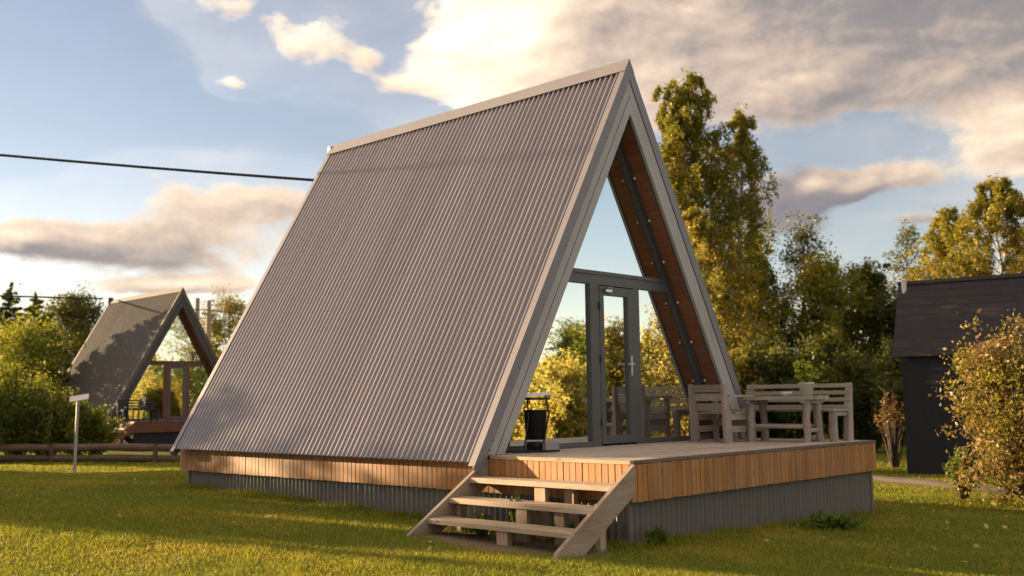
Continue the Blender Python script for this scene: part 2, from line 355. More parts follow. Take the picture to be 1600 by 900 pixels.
def ground():
    n = 260
    u = np.linspace(-5.2, 5.2, n); xs = 1+9*np.sinh(u); ys = 2+9*np.sinh(u)
    X, Y = np.meshgrid(xs, ys, indexing='ij'); Z = gz(X, Y)
    V = np.stack([X, Y, Z], -1).reshape(-1, 3)
    i = np.arange(n-1); I, J = np.meshgrid(i, i, indexing='ij')
    F = np.stack([I*n+J, (I+1)*n+J, (I+1)*n+J+1, I*n+J+1], -1).reshape(-1, 4)
    me = bpy.data.meshes.new('lawn'); me.from_pydata(V.tolist(), [], F.tolist()); me.polygons.foreach_set('use_smooth', [True]*len(F)); me.update()
    m, q, b = mat('lawn_ground')
    ge = q.node('ShaderNodeNewGeometry'); P = ge.outputs['Position']
    n1 = q.noise(P, .55, 6, .65, .4); n2 = q.noise(P, 9, 5, .7); n3 = q.noise(P, 60, 3, .7)
    c = q.mix(q.ss(n1, .35, .68), (.075, .10, .006), (.15, .145, .012))
    c = q.mix(q.ss(n2, .45, .75, 0, .6), c, (.15, .125, .035))
    c = q.mix(q.ss(n3, .4, .75, 0, .7), c, (.04, .055, .010))
    # trodden, bare earth at the foot of the steps
    sp = q.node('ShaderNodeSeparateXYZ'); q.l.new(P, sp.inputs[0])
    dx = q.m('MULTIPLY', q.m('ADD', sp.outputs[0], .75), 1/.48); dy = q.m('MULTIPLY', q.m('SUBTRACT', sp.outputs[1], .9), 1/1.25)
    r = q.m('ADD', q.m('ADD', q.m('MULTIPLY', dx, dx), q.m('MULTIPLY', dy, dy)), q.m('MULTIPLY', q.m('SUBTRACT', n2, .5), 1.6))
    c = q.mix(q.ss(r, .5, 1.25, .9, 0), c, (.20, .145, .10))
    q.l.new(c, b.inputs['Base Color']); b.inputs['Roughness'].default_value = .95; b.inputs['Specular IOR Level'].default_value = .1
    bump(q, b, q.m('ADD', n2, q.m('MULTIPLY', n3, .4)), .7, .05)
    o = ob('lawn', me, m); o['kind'] = 'structure'
ground()

rng = np.random.default_rng(7)
def quads_mesh(name, V, F):
    me = bpy.data.meshes.new(name); nv, nf, k = len(V), len(F), F.shape[1]
    me.vertices.add(nv); me.vertices.foreach_set('co', V.astype(np.float32).ravel())
    me.loops.add(nf*k); me.loops.foreach_set('vertex_index', F.astype(np.int32).ravel())
    me.polygons.add(nf); me.polygons.foreach_set('loop_start', np.arange(0, nf*k, k, dtype=np.int32)); me.polygons.foreach_set('loop_total', np.full(nf, k, np.int32))
    me.update(calc_edges=True); return me
def leaf_mesh(name, C, size, rg, droop=0., aspect=.55, svar=.35):
    """one small pointed quad per leaf"""
    C = np.asarray(C); N = len(C)
    a = rg.normal(size=(N, 3)); a[:, 2] -= droop*1.5; a /= np.linalg.norm(a, axis=1)[:, None]
    b = np.cross(a, rg.normal(size=(N, 3))); b /= np.linalg.norm(b, axis=1)[:, None]+1e-9
    s = (size*(1+svar*rg.normal(size=N)).clip(.4, 1.9))[:, None]
    V = np.stack([C-a*s*.5, C+b*s*.5*aspect, C+a*s*.5, C-b*s*.5*aspect], 1).reshape(-1, 3)
    return quads_mesh(name, V, np.arange(4*N).reshape(N, 4))

def grass():
    N = 1900000
    # blades over the part of the lawn that is close enough to tell them apart
    az = 46.5+rng.uniform(-29, 29, N); d = 4.5+26*rng.random(N)**1.35
    x = CAM.x+d*np.sin(np.radians(az)); y = CAM.y+d*np.cos(np.radians(az))
    keep = ~((x > -.02) & (x < 5.3) & (y > -.02) & (y < 8.5))
    soil = ((x+.75)/.48)**2+((y-.9)/1.25)**2
    keep &= (soil+rng.normal(size=N)*.45 > 1.05)
    keep &= rng.random(N) < np.clip(1.15-d/34, .25, 1)*.36
    x, y, d = x[keep], y[keep], d[keep]; n = len(x)
    patch = np.sin(x*1.7+2*np.sin(y*.8))*np.sin(y*1.9+1.5*np.sin(x*1.1))
    h = (.015+.016*rng.random(n)+.008*patch).clip(.008, .05)*(1+.025*d)
    edge = np.minimum(np.abs(x+.03)+(y < -.3)*9+(y > 8.7)*9, np.abs(y+.03)+(x < -.3)*9+(x > 5.5)*9)
    tuft = np.sin(x*5.1+3*np.sin(y*2.3))*np.sin(y*4.7+2.2*np.sin(x*3.1))
    h *= 1+.9*np.clip(tuft-.25, 0, 1)*rng.random(n)
    h *= 1+2.6*np.exp(-(edge/.13)**2)*rng.random(n)**2
    w = .0021*(1+.16*d)
    th = rng.uniform(0, 2*np.pi, n); lean = h*rng.uniform(.2, 1.6, n); la = rng.uniform(0, 2*np.pi, n)
    m = 9000                                   # uncut blades growing against the skirts
    t_ = rng.random(m); left = rng.random(m) < .6; off = -.005-.10*rng.random(m)**2
    ex = np.where(left, off, t_*5.3); ey = np.where(left, t_*8.4, off)
    eh = (.03+.11*rng.random(m)**2)*(.5+.5*np.sin(ex*3.1+ey*2.7)**2)
    x = np.concatenate([x, ex]); y = np.concatenate([y, ey]); h = np.concatenate([h, eh]); w = np.concatenate([w, np.full(m, .0042)])
    lean = np.concatenate([lean, eh*rng.uniform(.1, .8, m)]); th = np.concatenate([th, rng.uniform(0, 6.28, m)]); la = np.concatenate([la, rng.uniform(0, 6.28, m)]); n += m
    z = gz(x, y)-.004
    base = np.stack([x, y, z], 1); u = np.stack([np.cos(th), np.sin(th), 0*th], 1)*w[:, None]
    tip = base+np.stack([np.cos(la)*lean, np.sin(la)*lean, h], 1)
    V = np.stack([base-u, base+u, tip], 1).reshape(-1, 3)
    o = ob('grass', quads_mesh('grass', V, np.arange(3*n).reshape(n, 3)), M['grassb']); o['kind'] = 'stuff'
    o['label'] = 'short yellow green lawn grass around the cabins'
grass()

def fallen_leaves():
    rg = np.random.default_rng(31); n = 420
    az = 46.5+rg.uniform(-28, 28, n); d = 5.5+20*rg.random(n)**1.2
    x = CAM.x+d*np.sin(np.radians(az)); y = CAM.y+d*np.cos(np.radians(az))
    k = ~((x > -1.2) & (x < 5.4) & (y > -.1) & (y < 8.6)); x, y = x[k], y[k]; n = len(x)
    C = np.stack([x, y, gz(x, y)+.022], 1); th = rg.uniform(0, 6.28, n); s_ = rg.uniform(.02, .045, n)[:, None]
    a = np.stack([np.cos(th), np.sin(th), rg.normal(size=n)*.4], 1)*s_; b = np.stack([-np.sin(th), np.cos(th), rg.normal(size=n)*.4], 1)*s_*.6
    o = ob('fallen_leaves', quads_mesh('fallen_leaves', np.stack([C-a, C+b, C+a, C-b], 1).reshape(-1, 3), np.arange(4*n).reshape(n, 4)), M['mirror']); o['kind'] = 'stuff'
    o['label'] = 'small yellow leaves fallen on the lawn'
fallen_leaves()

# ------------------------------------------------------------------ cabin
XC, ZR, EX, EZ, YF, YB = 2.63, 5.85, -.19, .888, 1.86, 8.25
NX, NZ = -.8691, .4946              # outward normal of the left slope
def slope_pt(d, z, side):
    """point at depth d under the roof plane at height z (None: on the centre line)"""
    if z is None: return (XC, ZR-d/NZ)
    x = XC+(NZ*(z-ZR)+d)/.8691
    return (x if side < 0 else 2*XC-x, z)
def slope_poly(d0, d1, side, z0=None, ztop=None, z0b=None):
    z0b = z0 if z0b is None else z0b
    if ztop is None: top = [slope_pt(d0, None, side), slope_pt(d1, None, side)]
    else: top = [slope_pt(d0, ztop, side), slope_pt(d1, ztop, side)]
    return [slope_pt(d0, z0, side), top[0], top[1], slope_pt(d1, z0b, side)]
YG = 2.21
FD = .315                            # inner face of the roof
def inner_x(z, d, side): return slope_pt(d, z, side)[0]
_sheet = {}
def rib_sheet(width, length, pitch, h, rd, name='roof_sheet'):
    """profiled steel sheet: broad flat ribs that are never quite alike, narrow pans between"""
    prof = []; n = int(round(width/pitch))
    for k in range(n):
        x = k*pitch; a = rd.uniform(-.0012, .0012); b = rd.uniform(-.0012, .0012)
        for f, z in ((.02, 0), (.30, 0), (.40, h*.55), (.47, h+a), (.57, h+.0012), (.71, h+b), (.80, h*.55), (.92, 0)):
            prof.append((x+f*pitch, z))
    prof = [(0, 0)]+prof+[(width+.012, 0)]
    mb = MB(); rows = 7; m = len(prof)
    for rr in range(rows):
        y = length*rr/(rows-1)
        for (x, z) in prof: mb.v.append((x, y, z+(rd.uniform(-.0006, .0006) if z > h*.9 else 0)))
    for rr in range(rows-1):
        for k in range(m-1): mb.f.append((rr*m+k, rr*m+k+1, (rr+1)*m+k+1, (rr+1)*m+k)); mb.sm.append(False)
    return mb.mesh(name, False)
def cabin(loc, rotz, label, main=True):
    t = thing('a_frame_cabin', label, 'cabin', loc, rotz, 'a-frame cabins')
    roofm, flm, rkm, frm = (M['roof'], M['flash'], M['rakeb'], M['frame']) if main else (M['roof2'], M['flash2'], M['rake2'], M['frame2'])
    L = math.hypot(XC-EX, ZR-EZ)
    ns = 7; W = (YB-YF)/ns; pitch = W/10
    rds = random.Random(5)
    for side in (-1, 1):
        up = Vector((.4946*(1 if side < 0 else -1), 0, .8691)); n = Vector((side*.8691, 0, NZ)); xa = up.cross(n)
        for i in range(ns):
            y = YF+W*i if xa.y > 0 else YF+W*(i+1)
            o = ob('roof_sheet', rib_sheet(W, L-.03, pitch if main else pitch*2, .030 if main else .030, rds), roofm, t)
            ex = EX if side < 0 else 2*XC-EX
            m = Matrix.Identity(4); p = Vector((ex, y, EZ))+n*(.004+.0006*(i % 2))
            for r in range(3): m[r][0] = xa[r]; m[r][1] = up[r]; m[r][2] = n[r]; m[r][3] = p[r]
            o.matrix_local = m
        s = 'left' if side < 0 else 'right'
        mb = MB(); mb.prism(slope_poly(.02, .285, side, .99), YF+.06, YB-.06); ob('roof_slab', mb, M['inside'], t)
        # rake: flashing folded over the edge, then two boards with a groove between them
        for (ya, yb, sgn) in ((YF-.012, YF+.05, 1), (YB-.05, YB+.012, -1)):
            mb = MB(); mb.prism(slope_poly(-.040, .092, side, .83, z0b=.77), ya, yb if sgn < 0 else ya+.012) if sgn > 0 else mb.prism(slope_poly(-.040, .092, side, .83, z0b=.77), yb-.012, yb)
            y0, y1 = (ya+.012, ya+.095) if sgn > 0 else (yb-.095, yb-.012)
            mb.prism(slope_poly(-.040, -.036, side, .862), y0, y1)
            fl = ob('rake_flashing', mb, flm, t)
            mb = MB(); mb.prism(slope_poly(.098, .196, side, .966), ya+.012, ya+.05) if sgn > 0 else mb.prism(slope_poly(.098, .196, side, .966), yb-.05, yb-.012)
            ob('rake_board', mb, rkm, t)
            mb = MB(); mb.prism(slope_poly(.206, .315, side, .966), ya+.007, ya+.05) if sgn > 0 else mb.prism(slope_poly(.206, .315, side, .966), yb-.05, yb-.007)
            ob('rake_board', mb, rkm, t)
            mb = MB(); mb.prism(slope_poly(.10, .312, side, .967), ya+.02, ya+.07) if sgn > 0 else mb.prism(slope_poly(.10, .312, side, .967), yb-.07, yb-.02)
            ob('rake_backing', mb, M['rake2'], t)
            if main and sgn > 0 and side < 0:
                for z in (1.02, 1.12, 1.9, 2.62, 3.35, 4.1, 4.8, 5.4):
                    for dd, dy in ((.07, 0), (.02, 0)):
                        x, zz = slope_pt(dd, z, side); mb = MB(); mb.ball((0, 0, 0), .008, 5)
                        ob('screw', mb, M['rake2'], fl, (x, ya-.002, zz)) if dd > .05 else None
        # ridge cap leg
        mb = MB(); mb.prism(slope_poly(-.050, -.042, side, ZR-.08), YF-.014, YB+.014); cap = ob('ridge_cap', mb, flm, t)
        # planked soffit and lining
        if main:
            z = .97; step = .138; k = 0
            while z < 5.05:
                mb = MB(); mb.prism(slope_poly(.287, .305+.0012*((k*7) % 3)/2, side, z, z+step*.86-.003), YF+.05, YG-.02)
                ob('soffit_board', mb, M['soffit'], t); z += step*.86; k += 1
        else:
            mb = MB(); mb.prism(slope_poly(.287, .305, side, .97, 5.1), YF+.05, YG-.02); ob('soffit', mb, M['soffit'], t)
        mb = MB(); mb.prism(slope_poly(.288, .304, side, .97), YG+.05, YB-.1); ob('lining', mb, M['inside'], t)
        # light strip under the soffit next to the glass
        if main:
            mb = MB(); mb.prism(slope_poly(.313, .325, side, .975, 4.95), YG-.072, YG-.037); ls = ob('light_strip', mb, M['frame'], t)
            for z in np.arange(1.25, 4.9, .535):
                x, zz = slope_pt(.338, float(z), side); mb = MB(); mb.ball((0, 0, 0), .017, 6); ob('bulb', mb, M['bulb'], ls, (x, YG-.10, zz))
        mb = MB(); mb.prism(slope_poly(.316, .385, side, .965), YG-.035, YG+.04); ob('glazing_jamb', mb, frm, t)
    if main:
        mb = MB(); mb.box(XC-.05, XC+.05, YB-.02, YB+.06, ZR-.12, ZR+.075); ob('ridge_end_cap', mb, flm, t)
    else:
        mb = MB(); mb.box(XC-.14, XC+.10, YB-.05, YB+.12, ZR-.1, ZR+.2); ob('ridge_vent', mb, flm, t)
    # glazed front
    fi = FD+.07
    def bx(name, x0, x1, y0, y1, z0, z1, m=frm, par=t):
        mb = MB(); mb.box(x0, x1, y0, y1, z0, z1); return ob(name, mb, m, par)
    zt0, zt1 = 2.99, 3.165
    mb = MB(); mb.prism([(inner_x(zt0, fi, -1), zt0), (inner_x(zt1, fi, -1), zt1), (inner_x(zt1, fi, 1), zt1), (inner_x(zt0, fi, 1), zt0)], YG-.04, YG+.045); tr = ob('transom', mb, frm, t)
    mb = MB(); mb.prism([(inner_x(3.115, fi, -1), 3.115), (inner_x(3.155, fi, -1), 3.155), (inner_x(3.155, fi, 1), 3.155), (inner_x(3.115, fi, 1), 3.115)], YG-.055, YG-.041); ob('transom_ledge', mb, frm, tr)
    bx('sill', inner_x(1.01, fi, -1), 2.108, YG-.04, YG+.04, .963, 1.025); bx('sill', 3.135, inner_x(1.01, fi, 1), YG-.04, YG+.04, .963, 1.025)
    bx('post', 2.11, 2.285, YG-.045, YG+.045, .962, zt0-.002); bx('post', 3.0, 3.132, YG-.045, YG+.045, .962, zt0-.002)
    def pane(poly, name='window_pane'):
        mb = MB(); mb.prism(poly, YG-.004, YG+.006); ob(name, mb, M['glass'], t)
    pane([(inner_x(1.025, fi, -1), 1.025), (2.112, 1.025), (2.112, zt0), (inner_x(zt0, fi, -1), zt0)])
    pane([(3.13, 1.025), (inner_x(1.025, fi, 1), 1.025), (inner_x(zt0, fi, 1), zt0), (3.13, zt0)])
    pane([(inner_x(zt1, fi, -1), zt1), (inner_x(zt1, fi, 1), zt1), slope_pt(fi, None, 1)])
    dm = M['frame']
    mb = MB(); x0, x1, z0, z1 = 2.29, 2.995, .985, 2.975
    mb.box(x0, x0+.088, YG-.05, YG+.03, z0, z1); mb.box(x1-.118, x1, YG-.05, YG+.03, z0, z1)
    mb.box(x0+.088, x1-.118, YG-.05, YG+.03, z1-.11, z1); mb.box(x0+.088, x1-.118, YG-.05, YG+.03, z0, z0+.10)
    door = ob('door', mb, dm, t)
    mb = MB(); mb.box(x0+.088, x1-.118, YG-.012, YG, z0+.10, z1-.11); ob('door_pane', mb, M['glass'], door)
    if main:
        mb = MB(); mb.box(2.905, 2.94, YG-.062, YG-.05, 1.84, 2.10); mb.tube([(2.922, YG-.05, 1.99), (2.922, YG-.10, 1.99)], .011); mb.tube([(2.93, YG-.10, 1.99), (2.80, YG-.10, 1.985)], .011)
        ob('handle', mb, M['chrome'], door)
        mb = MB(); mb.box(2.37, 2.50, YG-.095, YG-.052, 2.90, 2.935); mb.tube([(2.50, YG-.10, 2.945), (2.33, YG-.19, 2.947), (2.38, YG-.07, 2.945)], .009); ob('door_closer', mb, M['chrome'], door)
        for z in (1.25, 2.05, 2.72):
            mb = MB(); mb.tube([(x0-.004, YG-.062, z-.05), (x0-.004, YG-.062, z+.05)], .011); ob('hinge', mb, M['frame'], door)
    # rear gable and dark room behind the glass
    mb = MB(); mb.prism([(inner_x(.96, .29, -1), .96), (inner_x(.96, .29, 1), .96), slope_pt(.29, None, 1)], YB-.16, YB-.08); ob('rear_wall', mb, M['fascia_dark'] if not main else M['soffit'], t)
    return t

DX1, DY1, DZ, FZ = 5.262, 8.39, .96, .573
def deck(loc, rotz, label, main=True):
    t = thing('raised_deck', label, 'deck', loc, rotz, 'raised decks under the cabins')
    rnd = random.Random(3)
    if main:
        n = 0; y = .045; w = .118
        while y < 2.9:
            mb = MB(); mb.box(.035, DX1-.02, 0, w-.009, -.028, 0)
            ob('deck_board', mb, M['deckb'], t, (0, y, DZ-.004*rnd.random()*.5)); y += w
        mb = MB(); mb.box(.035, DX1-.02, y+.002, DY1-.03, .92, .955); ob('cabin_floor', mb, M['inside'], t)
        mb = MB(); mb.box(-.03, .032, -.02, 1.84, DZ-.032, DZ+.003); ob('deck_edging', mb, M['trim'], t)
        mb = MB(); mb.box(.034, DX1+.012, -.024, .042, DZ-.030, DZ+.002); ob('deck_edging', mb, M['trim_dark'], t)
        mb = MB(); mb.box(DX1-.018, DX1+.02, .046, 1.84, DZ-.032, DZ+.001); ob('deck_edging', mb, M['trim_dark'], t)
        wb = .081
        bmesh_ = {}
        def board(x, y, ax, k):
            key = (ax, k % 4)
            if key not in bmesh_:
                mb = MB(); dd = (.018, .021, .0195, .0225)[k % 4]; ww = wb-.0035
                c = .004
                if ax == 'y': mb.prism([(0, 0), (0, ww), (-dd+c, ww), (-dd, ww-c), (-dd, c), (-dd+c, 0)], 0, DZ-.034-FZ, 'xy')
                else: mb.prism([(0, 0), (ww, 0), (ww, -dd+c), (ww-c, -dd), (c, -dd), (0, -dd+c)], 0, DZ-.034-FZ, 'xy')
                bmesh_[key] = mb.mesh('fascia_board')
            return bmesh_[key]
        ny = int(DY1/wb)
        for k in range(ny): ob('fascia_board', board(0, 0, 'y', rnd.randrange(4)), M['fascia'], t, (0, .004+k*DY1/ny, FZ+rnd.uniform(-.003, .003)))
        nx = int(DX1/wb)
        for k in range(nx): ob('fascia_board', board(0, 0, 'x', rnd.randrange(4)), M['fascia'], t, (.004+k*DX1/nx, 0, FZ+rnd.uniform(-.003, .003)))
        for k in range(ny): ob('fascia_board', board(0, 0, 'y', rnd.randrange(4)), M['fascia'], t, (DX1+.021, .004+k*DY1/ny, FZ))
        # black backing whose colour stands in for the shade in the board gaps
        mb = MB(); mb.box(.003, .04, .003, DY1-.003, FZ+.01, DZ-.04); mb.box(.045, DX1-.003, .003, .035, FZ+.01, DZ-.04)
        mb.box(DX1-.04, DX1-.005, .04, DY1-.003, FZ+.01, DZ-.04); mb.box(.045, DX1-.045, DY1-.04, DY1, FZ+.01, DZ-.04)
        ob('dark_gap_backing', mb, M['black_wood'], t)
        pitch, amp = .086, .018
        def skirt(x0, y0, x1, y1, nm='skirt_sheet'):
            Ld = math.hypot(x1-x0, y1-y0); ux, uy = (x1-x0)/Ld, (y1-y0)/Ld; nx_, ny_ = uy, -ux
            n = int(Ld/pitch*8); vs = []; fs = []
            for z in (-.35, FZ+.012):
                for i in range(n+1):
                    s = Ld*i/n; a = amp*math.cos(2*math.pi*s/pitch)+.012*math.sin(s*1.3+z)
                    vs.append((x0+ux*s+nx_*a, y0+uy*s+ny_*a, z))
            for i in range(n): fs.append((i, i+1, n+2+i, n+1+i))
            mb = MB(); mb.add(vs, fs, True); ob(nm, mb.mesh(nm, False), M['skirt'], t)
        for a in range(4):
            skirt(.06, DY1-.19-(DY1-.25)*a/4, .06, DY1-.19-(DY1-.25)*(a+1)/4)
        for a in range(3): skirt(.06+(DX1-.10)*a/3, .06, .06+(DX1-.10)*(a+1)/3, .06)
        for a in range(4): skirt(DX1-.04, .06+(DY1-.25)*a/4, DX1-.04, .06+(DY1-.25)*(a+1)/4)
        for x, y in ((.05, .05), (DX1-.03, .05), (.05, DY1-.19)):
            mb = MB(); mb.box(x-.03, x+.03, y-.012, y+.03, -.3, FZ+.008); ob('corner_trim', mb, M['skirt'], t)
    else:
        mb = MB(); mb.box(0, DX1, 0, DY1, DZ-.04, DZ); ob('deck_top', mb, M['fascia_dark'], t)
        mb = MB(); mb.box(-.02, DX1+.02, -.02, DY1, FZ, DZ-.045); ob('fascia', mb, M['fascia_dark'], t)
        mb = MB(); mb.box(.06, DX1-.06, .06, DY1-.1, -.4, FZ-.003); ob('skirt', mb, M['black_wall'], t)
    return t

def steps(loc, rotz, label, main=True):
    t = thing('timber_steps', label, 'steps', loc, rotz, 'steps up to the decks')
    sx, sy, sz = (M['step_x'], M['step_y'], M['step_z']) if main else (M['fascia_dark'], M['step_y'], M['fascia_dark'])
    # stringer outline in xz (slope follows the three treads)
    def stringer(y0, y1):
        mb = MB(); mb.prism([(-.03, .93), (-1.14, .24), (-1.18, .16), (-1.02, .10), (-.78, .185), (-.03, .655)], y0, y1); ob('stringer', mb, sx, t)
    stringer(-.075, -.03); stringer(1.865, 1.91)
    for k, (x, z) in enumerate(((-.315, .748), (-.605, .562), (-.895, .382))):
        mb = MB(); mb.prism([(x, z-.05), (x, z-.008), (x+.008, z), (x+.27, z), (x+.27, z-.05)], -.028, 1.863, 'xz'); ob('tread', mb, sy, t)
        y = .90-.02*k
        mb = MB(); mb.box(x+.03, x+.09, y-.07, y+.07, .02, z-.052); ob('post', mb, sz, t)
        if k < 2:
            mb = MB(); mb.box(x+.12, x+.19, y-.36-.1*k, y-.24-.1*k, .02, z-.052); ob('post', mb, sz, t)
    for y in (-.03, 1.80):
        mb = MB(); mb.box(-.50, -.42, y+.003, y+.06, .0, .50); ob('post', mb, sz, t)
    return t

cabin((0, 0, 0), 0, 'large grey A-frame cabin with corrugated metal roof and glass front, nearest the camera')
deck((0, 0, 0), 0, 'raised deck clad in orange vertical boards above a corrugated skirt, under the large grey cabin')
steps((0, 0, 0), 0, 'weathered timber steps with three treads against the orange deck of the large cabin')
L2, R2 = (9.08, 28.1, 0), -.03
cabin(L2, R2, 'distant brown A-frame cabin behind the hedge, with brown window frames', False)
deck(L2, R2, 'dark red brown deck on a black base under the distant brown cabin', False)
steps(L2, R2, 'small brown steps beside the hedge, up to the distant cabin deck', False)

# ------------------------------------------------------------------ furniture on the deck
def armchair():
    t = thing('armchair', 'grey weathered plank armchair on the deck by the glass front', 'armchair', (3.80, 1.28, DZ))
    # back towards -x, sitter faces +x; width along y 0..0.54
    for y in (0, .50):
        mb = MB(); mb.prism([(-.06, 0), (.10, 0), (.07, .38), (-.03, .76), (-.09, .76)], y, y+.045); ob('back_post', mb, M['furn_z'], t)
        mb = MB(); mb.box(.50, .56, y, y+.05, 0, .585); ob('front_post', mb, M['furn_z'], t)
        mb = MB(); mb.box(.02, .60, y-.02, y+.07, .587, .617); ob('armrest', mb, M['furn_x'], t)
        mb = MB(); mb.box(.06, .50, y+.005, y+.04, .13, .21); ob('side_rail', mb, M['furn_x'], t)
        mb = MB(); mb.box(.06, .50, y+.005, y+.04, .29, .365); ob('side_rail', mb, M['furn_x'], t)
    for z in (.655, .54, .41):
        x = -.045+(.70-z)*.22
        mb = MB(); mb.prism([(x, z), (x+.03, z), (x+.008, z+.098), (x-.022, z+.098)], .003, .542) if z > .6 else mb.prism([(x, z), (x+.03, z), (x+.008, z+.098), (x-.022, z+.098)], .05, .495)
        ob('back_slat', mb, M['furn_y'], t)
    for i in range(4):
        mb = MB(); mb.box(.07+i*.115, .07+i*.115+.106, -.002 if i else .052, .547 if i else .493, .368, .396); ob('seat_slat', mb, M['furn_y'], t)
    mb = MB(); mb.box(.52, .555, .055, .495, .20, .30); ob('front_rail', mb, M['furn_y'], t)
    return t
armchair()
def table():
    t = thing('garden_table', 'narrow rustic table on log legs between armchair and bench', 'table', (4.45, .83, DZ))
    rd = random.Random(2)
    for k in range(4):
        x = -.25+k*.128; mb = MB(); mb.box(x, x+.118, -.52+rd.uniform(-.03, .03), .52+rd.uniform(-.03, .03), .545, .595); ob('top_plank', mb, M['furn_y'], t)
    for sx in (-.15, .15):
        for sy in (-.40, .40):
            mb = MB(); pts = [(sx+rd.uniform(-.009, .009)+.02*math.copysign(1, sx)*(1-k/5), sy+rd.uniform(-.01, .01), .50*k/5) for k in range(6)]
            mb.tube(pts, [.052+rd.uniform(-.008, .008) for _ in pts], 9); ob('leg', mb, M['furn_z'], t)
        mb = MB(); mb.tube([(sx, -.42, .20), (sx, .42, .20)], .03, 8); ob('stretcher', mb, M['furn_y'], t)
    for sy in (-.40, .40):
        mb = MB(); mb.box(-.24, .24, sy-.035, sy+.035, .497, .543); ob('bearer', mb, M['furn_x'], t)
        mb = MB(); mb.tube([(-.15, sy, .15), (.15, sy, .15)], .028, 8); ob('stretcher', mb, M['furn_x'], t)
table()
def bench(loc, label, m=('furn_x', 'furn_y', 'furn_z'), rot=0, ln=1.55):
    t = thing('garden_bench', label, 'bench', loc, rot)
    mx, my, mz = (M[k] for k in m)
    for y in (0, ln-.07):
        mb = MB(); mb.prism([(-.02, 0), (.13, 0), (.165, .76), (.11, .76), (.02, .38)], y, y+.07); ob('end_post', mb, mz, t)
        mb = MB(); mb.tube([(-.36, y+.035, 0), (-.36, y+.035, .385)], .055, 10); ob('front_leg', mb, mz, t)
        mb = MB(); mb.box(-.40, .0, y+.01, y+.06, .33, .385); ob('side_rail', mb, mx, t)
    for z in (.70, .605, .51, .415):
        x = .015+(z-.38)*.235
        mb = MB(); mb.box(x, x+.03, -.01, ln+.01, z, z+.055); ob('back_slat', mb, my, t)
    for k in range(4):
        mb = MB(); mb.box(-.42+k*.112, -.42+k*.112+.10, -.01, ln+.01, .388, .418); ob('seat_slat', mb, my, t)
bench((5.02, .22, DZ), 'grey weathered slatted bench at the right edge of the deck')
def potplant():
    t = thing('potted_plant', 'small leafy plant in a pale pot on the rustic table', 'potted plant', (4.45, .50, DZ+.597))
    mb = MB(); mb.lathe([(.001, 0), (.075, 0), (.096, .145), (.102, .148), (.102, .165), (.09, .162), (.082, .13), (.001, .13)], 18); ob('pot', mb, M['ceramic'], t)
    rg = np.random.default_rng(4); C = []
    mb = MB()
    for k in range(30):
        a = rg.uniform(0, 6.28); r = rg.uniform(.02, .15); h = rg.uniform(.14, .34)
        mb.tube([(0, 0, .12), (.4*r*math.cos(a), .4*r*math.sin(a), .12+h*.6), (r*math.cos(a), r*math.sin(a), .12+h)], .004, 5)
        for s in np.linspace(.35, 1, 9): C.append((r*s*math.cos(a)+rg.normal()*.014, r*s*math.sin(a)+rg.normal()*.014, .12+h*s+rg.normal()*.01))
    ob('stems', mb, M['weed'], t); ob('leaves', leaf_mesh('leaves', C, .075, rg), M['plant'], t)
potplant()
mb = MB(); mb.lathe([(.001, 0), (.05, 0), (.072, .03), (.075, .052), (.066, .05), (.045, .015), (.001, .014)], 18)
tag(ob('bowl', mb, M['white'], None, (4.47, .80, DZ+.597)), 'small white bowl on the rustic table left of the pot', 'bowl')
mb = MB(); mb.lathe([(.001, 0), (.04, .002), (.052, .03), (.045, .07), (.02, .095), (.001, .10)], 12)
o = tag(ob('stone', mb, M['signw'], None, (4.80, .60, DZ+.001)), 'pale rounded stone on the deck boards beside a bench leg', 'stone'); o.scale = (1, 1.3, .8)

def wastebin():
    t = thing('waste_bin', 'black bucket bin with lid in a tubular stand beside the left roof edge', 'bin', (.80, 1.93, DZ), R(-20))
    mb = MB(); mb.lathe([(.001, .14), (.115, .14), (.13, .46), (.136, .462), (.136, .475), (.12, .475), (.105, .16), (.001, .16)], 22); ob('bucket', mb, M['black'], t)
    fm = MB()
    fm.tube([(-.34, -.10, .012), (.24, -.10, .012), (.27, -.06, .012), (.27, .10, .012), (.20, .13, .012), (-.30, .13, .012)], .010)
    fm.tube([(-.26, -.10, .014), (-.20, -.10, .02), (-.195, -.10, .06), (-.12, -.06, .40), (-.10, .0, .63)], .010)
    fm.tube([(.02, -.115, .014), (.05, -.115, .16), (.115, -.11, .42), (.125, -.02, .63)], .011)
    ob('stand', fm, M['black'], t)
    mb = MB(); mb.prism([(-.18, .615), (.15, .645), (.155, .660), (.14, .672), (-.18, .640)], -.13, .10); ob('lid', mb, M['white'], t)
    mb = MB(); mb.box(-.10, .12, -.13, .09, .585, .612); ob('lid_box', mb, M['black'], t)
    mb = MB(); mb.lathe([(.001, .03), (.10, .03), (.11, .1), (.11, .115), (.001, .118)], 18); ob('base_pan', mb, M['black'], t)
    mb = MB(); mb.box(.02, .19, -.20, -.12, .03, .115); ob('weight', mb, M['stone'], t)
wastebin()

